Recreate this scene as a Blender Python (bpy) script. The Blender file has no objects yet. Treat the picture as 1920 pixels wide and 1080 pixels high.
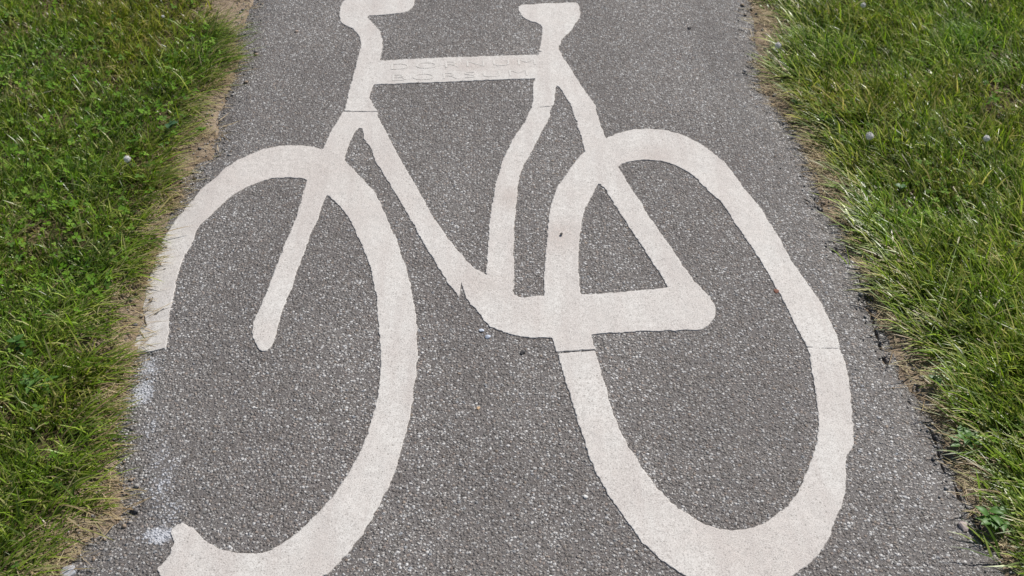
import bpy, math, random
import numpy as np
from mathutils import Vector
rng = np.random.default_rng(7); random.seed(7)
S = bpy.context.scene; COL = S.collection
# survey of the place in metres on the ground plane (x right, y away from the photographer)
D = {"front_outer": [[-0.7369, 1.6694], [-0.711, 1.6741], [-0.7259, 1.7009], [-0.7415, 1.7428], [-0.7421, 1.7759], [-0.7526, 1.8097], [-0.7475, 1.8338], [-0.7508, 1.8796], [-0.7508, 1.9416], [-0.746, 1.9849], [-0.7364, 2.0295], [-0.7216, 2.0692], [-0.7068, 2.1285], [-0.6831, 2.1729], [-0.6576, 2.2316], [-0.6195, 2.2764], [-0.5825, 2.3038], [-0.5425, 2.3154], [-0.4993, 2.3154], [-0.449, 2.2992], [-0.4079, 2.2718], [-0.3752, 2.2249], [-0.3415, 2.1729], [-0.3227, 2.1411], [-0.3075, 2.1202], [-0.282, 2.0472], [-0.2477, 1.9528], [-0.2169, 1.839], [-0.1952, 1.7428], [-0.1819, 1.6325], [-0.1777, 1.5188], [-0.1856, 1.4047], [-0.1957, 1.326], [-0.2088, 1.2621], [-0.2344, 1.1838], [-0.2703, 1.1175], [-0.2904, 1.0891], [-0.3255, 1.0595], [-0.3677, 1.0401], [-0.4157, 1.0344], [-0.4662, 1.042], [-0.5159, 1.0634], [-0.5469, 1.0831], [-0.5606, 1.1022], [-0.5533, 1.1103], [-0.5455, 1.1206], [-0.5483, 1.1216], [-0.542, 1.135], [-0.5461, 1.1381], [-0.5417, 1.1486], [-0.5487, 1.1571], [-0.5537, 1.1752], [-0.5421, 1.1893], [-0.5306, 1.1882], [-0.5172, 1.1784], [-0.5018, 1.1666], [-0.4923, 1.1539], [-0.4718, 1.1413], [-0.448, 1.1329], [-0.4186, 1.1298], [-0.3911, 1.1329], [-0.3659, 1.1518], [-0.3408, 1.1806], [-0.3168, 1.2168], [-0.2922, 1.2552], [-0.2649, 1.3381], [-0.2528, 1.4047], [-0.2441, 1.4884], [-0.246, 1.5543], [-0.2531, 1.6235], [-0.2803, 1.8097], [-0.312, 1.9103], [-0.348, 2.0042], [-0.3779, 2.0632], [-0.4175, 2.1161], [-0.4669, 2.1707], [-0.48, 2.1771], [-0.5417, 2.1814], [-0.5797, 2.1601], [-0.6105, 2.1285], [-0.6359, 2.0976], [-0.6573, 2.0433], [-0.6815, 1.9907], [-0.6798, 1.9286], [-0.6899, 1.8868], [-0.6887, 1.8513], [-0.6898, 1.8217], [-0.6828, 1.7759], [-0.6807, 1.7428], [-0.6765, 1.7009], [-0.6608, 1.6235], [-0.6655, 1.6085], [-0.7123, 1.604], [-0.7279, 1.6174] ],
 "rear_outer": [[0.1729, 2.2923], [0.1458, 2.2471], [0.1225, 2.1879], [0.0963, 2.1285], [0.0822, 2.0433], [0.0714, 1.9286], [0.0661, 1.839], [0.0634, 1.7659], [0.0713, 1.6898], [0.08, 1.628], [0.0888, 1.5804], [0.1005, 1.5118], [0.1172, 1.4215], [0.132, 1.3381], [0.1472, 1.2819], [0.176, 1.2168], [0.206, 1.156], [0.234, 1.1175], [0.2655, 1.0901], [0.3064, 1.0712], [0.351, 1.0644], [0.3972, 1.0693], [0.4448, 1.0891], [0.4854, 1.1247], [0.509, 1.156], [0.5245, 1.1882], [0.5455, 1.2246], [0.5636, 1.2702], [0.5705, 1.3091], [0.5835, 1.3467], [0.5936, 1.3504], [0.604, 1.388], [0.6141, 1.4532], [0.6234, 1.5118], [0.6282, 1.5687], [0.6248, 1.6085], [0.63, 1.6325], [0.6247, 1.6851], [0.6178, 1.7379], [0.6022, 1.8046], [0.5869, 1.8565], [0.5754, 1.9342], [0.5602, 2.0042], [0.5477, 2.0692], [0.5283, 2.1265], [0.516, 2.1729], [0.5, 2.2316], [0.4747, 2.2832], [0.4426, 2.3293], [0.4106, 2.3623], [0.3838, 2.3767], [0.341, 2.3887], [0.298, 2.3863], [0.2579, 2.3695], [0.2298, 2.3528] ],
 "rear_inner": [[0.2651, 2.2427], [0.3084, 2.2538], [0.3492, 2.2493], [0.3898, 2.2227], [0.4166, 2.1879], [0.4428, 2.1265], [0.4723, 2.0632], [0.4915, 1.9792], [0.5103, 1.9103], [0.5261, 1.8443], [0.5385, 1.7709], [0.5488, 1.7105], [0.556, 1.6539], [0.5656, 1.6085], [0.5591, 1.55], [0.5594, 1.5118], [0.5505, 1.4346], [0.5418, 1.3919], [0.5249, 1.3455], [0.4983, 1.2901], [0.4715, 1.2438], [0.4461, 1.2168], [0.4055, 1.1838], [0.3608, 1.1752], [0.3186, 1.1838], [0.2805, 1.2146], [0.2498, 1.2506], [0.2251, 1.3055], [0.2018, 1.3579], [0.1816, 1.4307], [0.1714, 1.5118], [0.1636, 1.5644], [0.1588, 1.6055], [0.1514, 1.6586], [0.1378, 1.7709], [0.1367, 1.8689], [0.1453, 1.9603], [0.1561, 2.0433], [0.1801, 2.1182], [0.1981, 2.1601], [0.2211, 2.1965], [0.2439, 2.2249] ],
 "handlebar": [[-0.4833, 3.0847], [-0.4921, 3.0541], [-0.4909, 3.004], [-0.4846, 2.9616], [-0.4741, 2.9358], [-0.4413, 2.9073], [-0.4254, 2.8822], [-0.414, 2.8422], [-0.4088, 2.7909], [-0.411, 2.7555], [-0.4119, 2.7092], [-0.354, 2.7092], [-0.353, 2.7294], [-0.3506, 2.7672], [-0.3511, 2.8059], [-0.3553, 2.8544], [-0.3699, 2.9042], [-0.3969, 2.9551], [-0.4133, 2.9843], [-0.3789, 2.9876], [-0.3268, 2.9974], [-0.2975, 3.0106], [-0.2866, 3.0306], [-0.2808, 3.0575], [-0.2814, 3.0915], [-0.2935, 3.1332], [-0.3221, 3.1613], [-0.4095, 3.172], [-0.4581, 3.1543], [-0.4746, 3.1192] ],
 "saddle": [[0.0184, 3.0473], [0.0721, 3.0575], [0.1106, 3.0642], [0.1847, 3.071], [0.193, 3.0507], [0.194, 3.004], [0.1892, 2.9648], [0.1795, 2.9487], [0.1623, 2.8916], [0.1452, 2.8667], [0.1341, 2.8422], [0.1321, 2.8239], [0.1257, 2.8059], [0.1281, 2.7909], [0.0687, 2.7672], [0.0784, 2.827], [0.0844, 2.9073], [0.0775, 2.9327], [0.0479, 2.9519], [0.0256, 2.981], [0.0168, 3.0272] ],
 "head": [[-0.4125, 2.7294], [-0.4125, 2.6612], [-0.4154, 2.5981], [-0.4181, 2.4752], [-0.4209, 2.4651], [-0.3921, 2.4179], [-0.3529, 2.4179], [-0.332, 2.4626], [-0.3343, 2.4727], [-0.342, 2.4854], [-0.3605, 2.5396], [-0.3593, 2.5847], [-0.3556, 2.6035], [-0.353, 2.7294] ],
 "toptube": [[-0.3825, 2.7265], [-0.3516, 2.7294], [-0.1565, 2.7438], [0.0643, 2.7584], [0.0846, 2.7092], [0.0747, 2.6308], [0.0595, 2.6308], [-0.1516, 2.6171], [-0.357, 2.6035], [-0.3728, 2.6253] ],
 "downtube": [[-0.3829, 2.4302], [-0.3715, 2.396], [-0.363, 2.3887], [-0.3562, 2.3458], [-0.3358, 2.3061], [-0.3174, 2.2427], [-0.2719, 2.1411], [-0.2256, 2.0295], [-0.1937, 1.9472], [-0.159, 1.8689], [-0.1307, 1.8046], [-0.1051, 1.7576], [-0.0857, 1.7543], [-0.0428, 1.7543], [-0.0216, 1.7792], [-0.0536, 1.8183], [-0.0739, 1.8443], [-0.1042, 1.8922], [-0.137, 1.9528], [-0.1718, 2.0295], [-0.2092, 2.1244], [-0.2622, 2.2538], [-0.2947, 2.3458], [-0.334, 2.4551], [-0.3456, 2.4803] ],
 "seattube": [[0.0702, 2.7731], [0.0595, 2.6308], [0.0543, 2.5633], [0.0493, 2.4879], [0.0301, 2.4179], [0.0, 2.3387], [-0.0249, 2.2382], [-0.0376, 2.1516], [-0.049, 2.0236], [-0.051, 1.9286], [-0.0537, 1.8217], [-0.0592, 1.7709], [-0.0318, 1.7217], [0.0085, 1.7298], [0.0021, 1.7593], [0.0033, 1.839], [0.0034, 1.9286], [0.0058, 2.0236], [0.012, 2.1244], [0.0159, 2.1879], [0.0337, 2.2538], [0.0642, 2.3528], [0.0921, 2.4426], [0.097, 2.4803], [0.1042, 2.4982], [0.1122, 2.59], [0.1153, 2.6035], [0.1405, 2.695], [0.1313, 2.7555], [0.1269, 2.7969] ],
 "seatstay": [[0.1005, 2.782], [0.1281, 2.7909], [0.1328, 2.7584], [0.1627, 2.6529], [0.1897, 2.5528], [0.2071, 2.5007], [0.2121, 2.4253], [0.2227, 2.3623], [0.2395, 2.2877], [0.2441, 2.2271], [0.2568, 2.1814], [0.2733, 2.1285], [0.3028, 2.0177], [0.3359, 1.9231], [0.3536, 1.8601], [0.3708, 1.8097], [0.378, 1.7792], [0.3515, 1.7379], [0.3171, 1.7859], [0.3011, 1.8443], [0.2724, 1.9342], [0.2352, 2.0492], [0.2141, 2.1244], [0.1981, 2.1601], [0.1849, 2.2096], [0.1729, 2.2923], [0.1666, 2.3458], [0.1594, 2.4179], [0.147, 2.5007], [0.1228, 2.5793], [0.1128, 2.6117], [0.0846, 2.7092] ],
 "chainstay": [[-0.1067, 1.8046], [-0.1015, 1.7792], [-0.0933, 1.7593], [-0.071, 1.7217], [-0.0491, 1.6788], [-0.0207, 1.6555], [0.0237, 1.6401], [0.0793, 1.6386], [0.1237, 1.6401], [0.155, 1.6478], [0.2205, 1.6539], [0.332, 1.6601], [0.3661, 1.6586], [0.3895, 1.6788], [0.4042, 1.7105], [0.4033, 1.7428], [0.3859, 1.7826], [0.3708, 1.8097], [0.3171, 1.7859], [0.194, 1.7725], [0.1377, 1.7675], [0.0645, 1.7659], [0.0021, 1.7576], [-0.0328, 1.8131], [-0.0606, 1.839], [-0.0886, 1.8565] ],
 "fork": [[-0.4189, 2.4702], [-0.427, 2.4377], [-0.4394, 2.3767], [-0.449, 2.2992], [-0.4591, 2.2316], [-0.4695, 2.1453], [-0.4696, 2.0692], [-0.4754, 1.9792], [-0.4844, 1.9103], [-0.4886, 1.8443], [-0.4954, 1.7709], [-0.5034, 1.7105], [-0.5058, 1.6632], [-0.4977, 1.628], [-0.4788, 1.5951], [-0.4648, 1.6025], [-0.4553, 1.6325], [-0.4566, 1.6741], [-0.4531, 1.7265], [-0.4472, 1.7876], [-0.4414, 1.8689], [-0.4338, 1.9528], [-0.4235, 2.0236], [-0.417, 2.112], [-0.4079, 2.1665], [-0.3841, 2.2271], [-0.3926, 2.2583], [-0.3933, 2.2764], [-0.3838, 2.3647], [-0.3741, 2.396], [-0.3606, 2.4302], [-0.3709, 2.4677] ],
 "wedge": [[-0.1037, 1.8114], [-0.107, 1.751], [-0.0995, 1.751], [-0.0922, 1.7576], [-0.0996, 1.7876] ],
 "path_left": [[-2.1269, 13.6994], [-0.9303, 4.4304], [-0.8045, 3.4565], [-0.7596, 3.0847], [-0.7558, 2.9519], [-0.7813, 2.8885], [-0.7388, 2.738], [-0.7386, 2.6253], [-0.7385, 2.5188], [-0.7419, 2.4551], [-0.7184, 2.3695], [-0.7265, 2.327], [-0.7062, 2.2764], [-0.7467, 2.2538], [-0.7558, 2.1987], [-0.753, 2.1037], [-0.761, 1.9849], [-0.7604, 1.9103], [-0.7577, 1.8217], [-0.7476, 1.7543], [-0.7316, 1.6898], [-0.7422, 1.6819], [-0.7278, 1.6129], [-0.7249, 1.5543], [-0.7246, 1.4774], [-0.723, 1.4176], [-0.6979, 1.3418], [-0.6836, 1.3055], [-0.6634, 1.2702], [-0.6576, 1.2246], [-0.659, 1.1969], [-0.6906, 1.1698], [-0.7083, 1.1278], [-0.7046, 1.0871], [-0.7061, 0.9731], [-0.7045, 0.8058] ],
 "path_right": [[1.9674, 13.6994], [0.8696, 4.4304], [0.7459, 3.4565], [0.7025, 3.0847], [0.6885, 2.9519], [0.684, 2.8885], [0.6805, 2.7969], [0.6563, 2.6529], [0.6558, 2.5847], [0.6737, 2.5318], [0.6861, 2.4677], [0.7008, 2.4057], [0.7152, 2.334], [0.7079, 2.2538], [0.7084, 2.1771], [0.7028, 2.1037], [0.7064, 2.0532], [0.7365, 2.0042], [0.7316, 1.9472], [0.7245, 1.9012], [0.7467, 1.8303], [0.7444, 1.7543], [0.7423, 1.6741], [0.7432, 1.6055], [0.7362, 1.54], [0.7673, 1.4911], [0.7782, 1.4176], [0.7699, 1.3666], [0.7692, 1.3175], [0.7677, 1.276], [0.7821, 1.2134], [0.7915, 1.1486], [0.788, 1.0871], [0.7854, 0.9731], [0.7779, 0.8058] ],
 "grass_left": [[-2.3396, 13.6994], [-1.0516, 4.4304], [-0.9135, 3.4565], [-0.8646, 3.0847], [-0.8672, 2.9843], [-0.7931, 2.8885], [-0.7615, 2.738], [-0.7676, 2.6253], [-0.8003, 2.5188], [-0.7867, 2.3695], [-0.8091, 2.2538], [-0.7926, 2.1453], [-0.7887, 2.0042], [-0.7862, 1.8565], [-0.8011, 1.7543], [-0.8091, 1.6898], [-0.786, 1.6129], [-0.7479, 1.5543], [-0.743, 1.4843], [-0.7309, 1.4047], [-0.7287, 1.3296], [-0.7051, 1.2586], [-0.7048, 1.2134], [-0.7381, 1.1698], [-0.7588, 1.0871], [-0.7854, 0.9731], [-0.7999, 0.8058] ],
 "grass_right": [[2.1801, 13.6994], [0.9201, 4.4304], [0.7844, 3.4565], [0.7226, 3.0847], [0.763, 3.0172], [0.7843, 2.9042], [0.7208, 2.7969], [0.6862, 2.6809], [0.7074, 2.5981], [0.7358, 2.5188], [0.7476, 2.4179], [0.7319, 2.3223], [0.7444, 2.2316], [0.7576, 2.1244], [0.7535, 2.0433], [0.7542, 1.966], [0.7552, 1.8565], [0.769, 1.7543], [0.7757, 1.6586], [0.8104, 1.5981], [0.8158, 1.54], [0.8158, 1.4572], [0.8066, 1.4047], [0.8078, 1.3296], [0.8125, 1.2586], [0.8143, 1.1915], [0.8186, 1.1278], [0.8268, 1.0673], [0.8409, 0.9731], [0.888, 0.8058] ],
 "crack_a": [[0.7159, 1.8303], [0.7149, 1.7792], [0.7141, 1.7217], [0.711, 1.6741], [0.708, 1.628], [0.7074, 1.576] ],
 "crack_b": [[0.7233, 1.4911], [0.7302, 1.4373], [0.746, 1.4047], [0.7449, 1.3542], [0.736, 1.2819] ],
 "crack_c": [[0.6566, 2.0996], [0.6763, 2.0793], [0.7004, 2.0472], [0.7201, 2.0354] ],
 "crack_d": [[0.6726, 1.9213], [0.7, 1.9176], [0.7239, 1.9231], [0.7491, 1.9103] ],
 "crack_e": [[0.5951, 2.59], [0.6192, 2.5954], [0.6462, 2.5766] ],
 "crack_f": [[0.7496, 1.2819], [0.7482, 1.2472], [0.7628, 1.2079], [0.764, 1.1698], [0.7753, 1.1381] ],
 "seams": [[-0.4244, 2.4727], [-0.3261, 2.4702], [0.0692, 2.4854], [0.1094, 2.493], [0.0822, 1.5966], [0.1608, 1.604], [0.5639, 1.61], [0.6411, 1.604] ],
 "flowers": [[0.7262, 2.827], [0.8667, 2.3695], [1.1411, 2.3481], [-0.9044, 2.2651], [-0.9894, 2.9909], [1.0111, 3.0575] ],
 "weeds": [[0.8008, 1.3855], [0.7996, 1.2079], [-0.882, 1.523], [-0.7605, 2.3984], [0.7921, 1.5372], [-0.8379, 2.413], [0.7194, 2.524], [0.886, 2.1558], [1.0451, 2.3935], [-0.9543, 1.628] ],
 "pebbles": [[-0.0591, 1.6601], [-0.0464, 1.6417], [-0.699, 1.0992], [0.1065, 1.9641], [0.0203, 1.5981], [0.4939, 2.9136], [-0.0607, 1.4505], [0.7361, 1.186], [0.1228, 1.2449], [-0.596, 2.8916] ],
 "stalks": [[0.749, 2.008], [0.7079, 2.1453], [0.9249, 2.1558], [0.9253, 2.2877], [1.0074, 2.1558], [1.0039, 1.9323], [0.8024, 1.628], [0.9629, 1.966], [1.0749, 1.9754], [-1.1859, 2.5847], [-1.2127, 2.5318], [0.9295, 2.827] ],
 "misc": [[0.5353, 1.7776], [-0.7362, 1.5863], [-0.692, 1.3792], [0.6351, 2.6253] ],
 "paint": [[-0.6849, 1.5543], [-0.6823, 1.4911], [-0.5902, 1.276], [-0.569, 1.1666], [-0.5624, 1.2134], [-0.6959, 1.6205], [-0.6391, 1.4047], [-0.6091, 1.3296] ],
 "stains": [[-0.1124, 2.695], [0.0, 2.715], [-0.0036, 2.0996], [-0.0599, 1.8046], [0.1032, 1.966], [0.3382, 2.2651], [-0.5671, 2.2096], [0.3815, 1.1806] ],
 "tufts": [[-0.7246, 2.738], [-0.7224, 2.8885], [-0.7535, 2.493], [-0.7473, 2.1879], [-0.7565, 1.966], [-0.7475, 1.8565], [-0.7231, 1.5471], [-0.7018, 1.3055], [-0.7195, 1.4047], [0.6627, 2.6253], [0.7215, 2.1244], [0.761, 1.9849], [0.7416, 1.7217], [0.7593, 1.628], [0.7935, 1.4307], [0.7964, 1.2586] ],
 "letters": [[-0.3247, 2.6781], [0.0563, 2.7035], [-0.3171, 2.6198], [0.0347, 2.6446] ],
 "dead": [[-1.3931, 2.8885], [-1.2661, 2.5713], [1.2334, 2.4803], [1.2976, 2.7092], [-1.3404, 3.0507], [0.956, 2.6391], [0.8288, 1.8922], [-1.0316, 1.966], [-1.0419, 2.5981], [1.2304, 2.5449]]}

# ---------------------------------------------------------------- helpers
def tag(o, label=None, cat=None, group=None, kind=None):
    if label: o['label'] = label
    if cat: o['category'] = cat
    if group: o['group'] = group
    if kind: o['kind'] = kind
    return o
def empty(name, loc, rz=0):
    o = bpy.data.objects.new(name, None); COL.objects.link(o)
    o.location = loc; o.rotation_euler = (0, 0, rz); o.empty_display_size = .02
    return o
def mesh_np(name, V, faces3=None, faces4=None, poly=None, mats=(), parent=None, col=None, smooth=False, attrs=None):
    me = bpy.data.meshes.new(name)
    V = np.asarray(V, dtype=np.float32)
    li = []; ls = []
    if faces4 is not None and len(faces4):
        li.append(np.asarray(faces4, dtype=np.int32).ravel()); ls.append(np.full(len(faces4), 4, np.int32))
    if faces3 is not None and len(faces3):
        li.append(np.asarray(faces3, dtype=np.int32).ravel()); ls.append(np.full(len(faces3), 3, np.int32))
    if poly:
        li.append(np.array([i for p in poly for i in p], dtype=np.int32)); ls.append(np.array([len(p) for p in poly], np.int32))
    li = np.concatenate(li); ls = np.concatenate(ls)
    st = np.concatenate([[0], np.cumsum(ls)[:-1]]).astype(np.int32)
    me.vertices.add(len(V)); me.vertices.foreach_set('co', V.ravel())
    me.loops.add(len(li)); me.loops.foreach_set('vertex_index', li)
    me.polygons.add(len(ls)); me.polygons.foreach_set('loop_start', st); me.polygons.foreach_set('loop_total', ls)
    me.update(calc_edges=True); me.validate()
    if col is not None:
        a = me.color_attributes.new('col', 'FLOAT_COLOR', 'POINT')
        a.data.foreach_set('color', np.asarray(col, dtype=np.float32).ravel())
    for k, v in (attrs or {}).items():
        a = me.attributes.new(k, 'FLOAT', 'POINT'); a.data.foreach_set('value', np.asarray(v, dtype=np.float32))
    if smooth: me.polygons.foreach_set('use_smooth', np.ones(len(ls), bool))
    for m in mats: me.materials.append(m)
    o = bpy.data.objects.new(name, me); COL.objects.link(o)
    if parent: o.parent = parent
    return o
def hsh(ix, iy, seed):
    h = (ix.astype(np.int64)*374761393 + iy.astype(np.int64)*668265263 + seed*1442695041) & 0xffffffff
    h = ((h ^ (h >> 13))*1274126177) & 0xffffffff
    h = h ^ (h >> 16)
    return (h & 0xffffff)/float(0xffffff)
def vn(x, y, seed=0):
    ix = np.floor(x); iy = np.floor(y); fx = x-ix; fy = y-iy
    fx = fx*fx*(3-2*fx); fy = fy*fy*(3-2*fy)
    a = hsh(ix, iy, seed); b = hsh(ix+1, iy, seed); c = hsh(ix, iy+1, seed); d = hsh(ix+1, iy+1, seed)
    return ((a*(1-fx)+b*fx)*(1-fy) + (c*(1-fx)+d*fx)*fy)*2-1
def fbm(x, y, seed=0, n=3):
    r = 0; a = 1; t = 0
    for k in range(n):
        r = r + a*vn(x*2**k, y*2**k, seed+k*17); t += a; a *= .55
    return r/t
def seg_dist(X, Y, a, b):
    dx, dy = b[0]-a[0], b[1]-a[1]; L = dx*dx+dy*dy+1e-12
    t = np.clip(((X-a[0])*dx+(Y-a[1])*dy)/L, 0, 1)
    return np.hypot(X-a[0]-t*dx, Y-a[1]-t*dy)
def poly_sdf(X, Y, pts):
    d = np.full(X.shape, 1e9); ins = np.zeros(X.shape, bool); n = len(pts)
    for i in range(n):
        a, b = pts[i], pts[(i+1) % n]
        d = np.minimum(d, seg_dist(X, Y, a, b))
        if a[1] != b[1]:
            c = ((a[1] > Y) != (b[1] > Y)) & (X < (b[0]-a[0])*(Y-a[1])/(b[1]-a[1])+a[0])
            ins ^= c
    return np.where(ins, -d, d)
def chaikin(pts, n=1, closed=True):
    for _ in range(n):
        q = []
        m = len(pts)
        for i in range(m if closed else m-1):
            a, b = pts[i], pts[(i+1) % m]
            q.append([a[0]*.75+b[0]*.25, a[1]*.75+b[1]*.25]); q.append([a[0]*.25+b[0]*.75, a[1]*.25+b[1]*.75])
        pts = q
    return pts
def march(xs, ys, f, lab=None):
    """outline of f<0 on a rectilinear grid; returns verts2d, quads, polys, walls, labels of quads/polys/walls"""
    nx, ny = len(xs), len(ys)
    ins = f < 0
    idx = -np.ones(f.shape, np.int64); n0 = int(ins.sum()); idx[ins] = np.arange(n0)
    X, Y = np.meshgrid(xs, ys, indexing='ij')
    V = [np.stack([X[ins], Y[ins]], 1)]
    hx = ins[:-1, :] != ins[1:, :]; hy = ins[:, :-1] != ins[:, 1:]
    ih = -np.ones(hx.shape, np.int64); nh = int(hx.sum()); ih[hx] = n0+np.arange(nh)
    t = (f[:-1, :]/(f[:-1, :]-f[1:, :]+1e-15))[hx]; t = np.clip(t, .03, .97)
    V.append(np.stack([X[:-1, :][hx]*(1-t)+X[1:, :][hx]*t, Y[:-1, :][hx]], 1))
    iv = -np.ones(hy.shape, np.int64); iv[hy] = n0+nh+np.arange(int(hy.sum()))
    t = (f[:, :-1]/(f[:, :-1]-f[:, 1:]+1e-15))[hy]; t = np.clip(t, .03, .97)
    V.append(np.stack([X[:, :-1][hy], Y[:, :-1][hy]*(1-t)+Y[:, 1:][hy]*t], 1))
    V = np.concatenate(V)
    cnt = ins[:-1, :-1].astype(int)+ins[1:, :-1]+ins[1:, 1:]+ins[:-1, 1:]
    full = cnt == 4
    quads = np.stack([idx[:-1, :-1][full], idx[1:, :-1][full], idx[1:, 1:][full], idx[:-1, 1:][full]], 1)
    ql = lab[full] if lab is not None else None
    polys = []; pl = []; walls = []; wl = []
    for i, j in np.argwhere((cnt > 0) & (cnt < 4)):
        cs = [(i, j), (i+1, j), (i+1, j+1), (i, j+1)]
        es = [ih[i, j], iv[i+1, j], ih[i, j+1], iv[i, j]]
        p = []; ex = []; en = []
        for k in range(4):
            a = ins[cs[k]]
            if a: p.append(int(idx[cs[k]]))
            if es[k] >= 0:
                p.append(int(es[k])); (ex if a else en).append((len(p)-1, int(es[k])))
        if len(p) >= 3:
            polys.append(p); pl.append(lab[i, j] if lab is not None else 0)
            for q, e in ex:
                nx_ = p[(q+1) % len(p)]
                if nx_ >= n0: walls.append((e, nx_)); wl.append(pl[-1])
    return V, quads, polys, walls, ql, pl, wl

# ---------------------------------------------------------------- node helpers
def new_mat(name):
    m = bpy.data.materials.new(name); m.use_nodes = True
    nt = m.node_tree; nt.nodes.clear()
    return m, nt
class N:
    def __init__(s, nt): s.nt = nt
    def __call__(s, typ, _in=None, **kw):
        n = s.nt.nodes.new(typ)
        for k, v in kw.items(): setattr(n, k, v)
        for k, v in (_in or {}).items():
            if isinstance(v, bpy.types.NodeSocket): s.nt.links.new(v, n.inputs[k])
            else: n.inputs[k].default_value = v
        return n
    def ramp(s, fac, stops, interp='LINEAR'):
        n = s.nt.nodes.new('ShaderNodeValToRGB'); s.nt.links.new(fac, n.inputs[0])
        cr = n.color_ramp; cr.interpolation = interp
        while len(cr.elements) > len(stops): cr.elements.remove(cr.elements[-1])
        while len(cr.elements) < len(stops): cr.elements.new(.5)
        for e, (p, c) in zip(cr.elements, stops):
            e.position = p; e.color = (c, c, c, 1) if not hasattr(c, '__len__') else (*c, 1)
        return n.outputs[0]
    def mix(s, fac, a, b, mode='MIX'):
        n = s('ShaderNodeMix', data_type='RGBA', blend_type=mode)
        for k, v in ((0, fac), (6, a), (7, b)):
            if isinstance(v, bpy.types.NodeSocket): s.nt.links.new(v, n.inputs[k])
            else: n.inputs[k].default_value = v if k == 0 or len(v) == 4 else (*v, 1)
        return n.outputs[2]
    def math(s, op, a, b=0.0, clamp=False):
        n = s('ShaderNodeMath', operation=op, use_clamp=clamp)
        for k, v in ((0, a), (1, b)):
            if isinstance(v, bpy.types.NodeSocket): s.nt.links.new(v, n.inputs[k])
            else: n.inputs[k].default_value = v
        return n.outputs[0]

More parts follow.
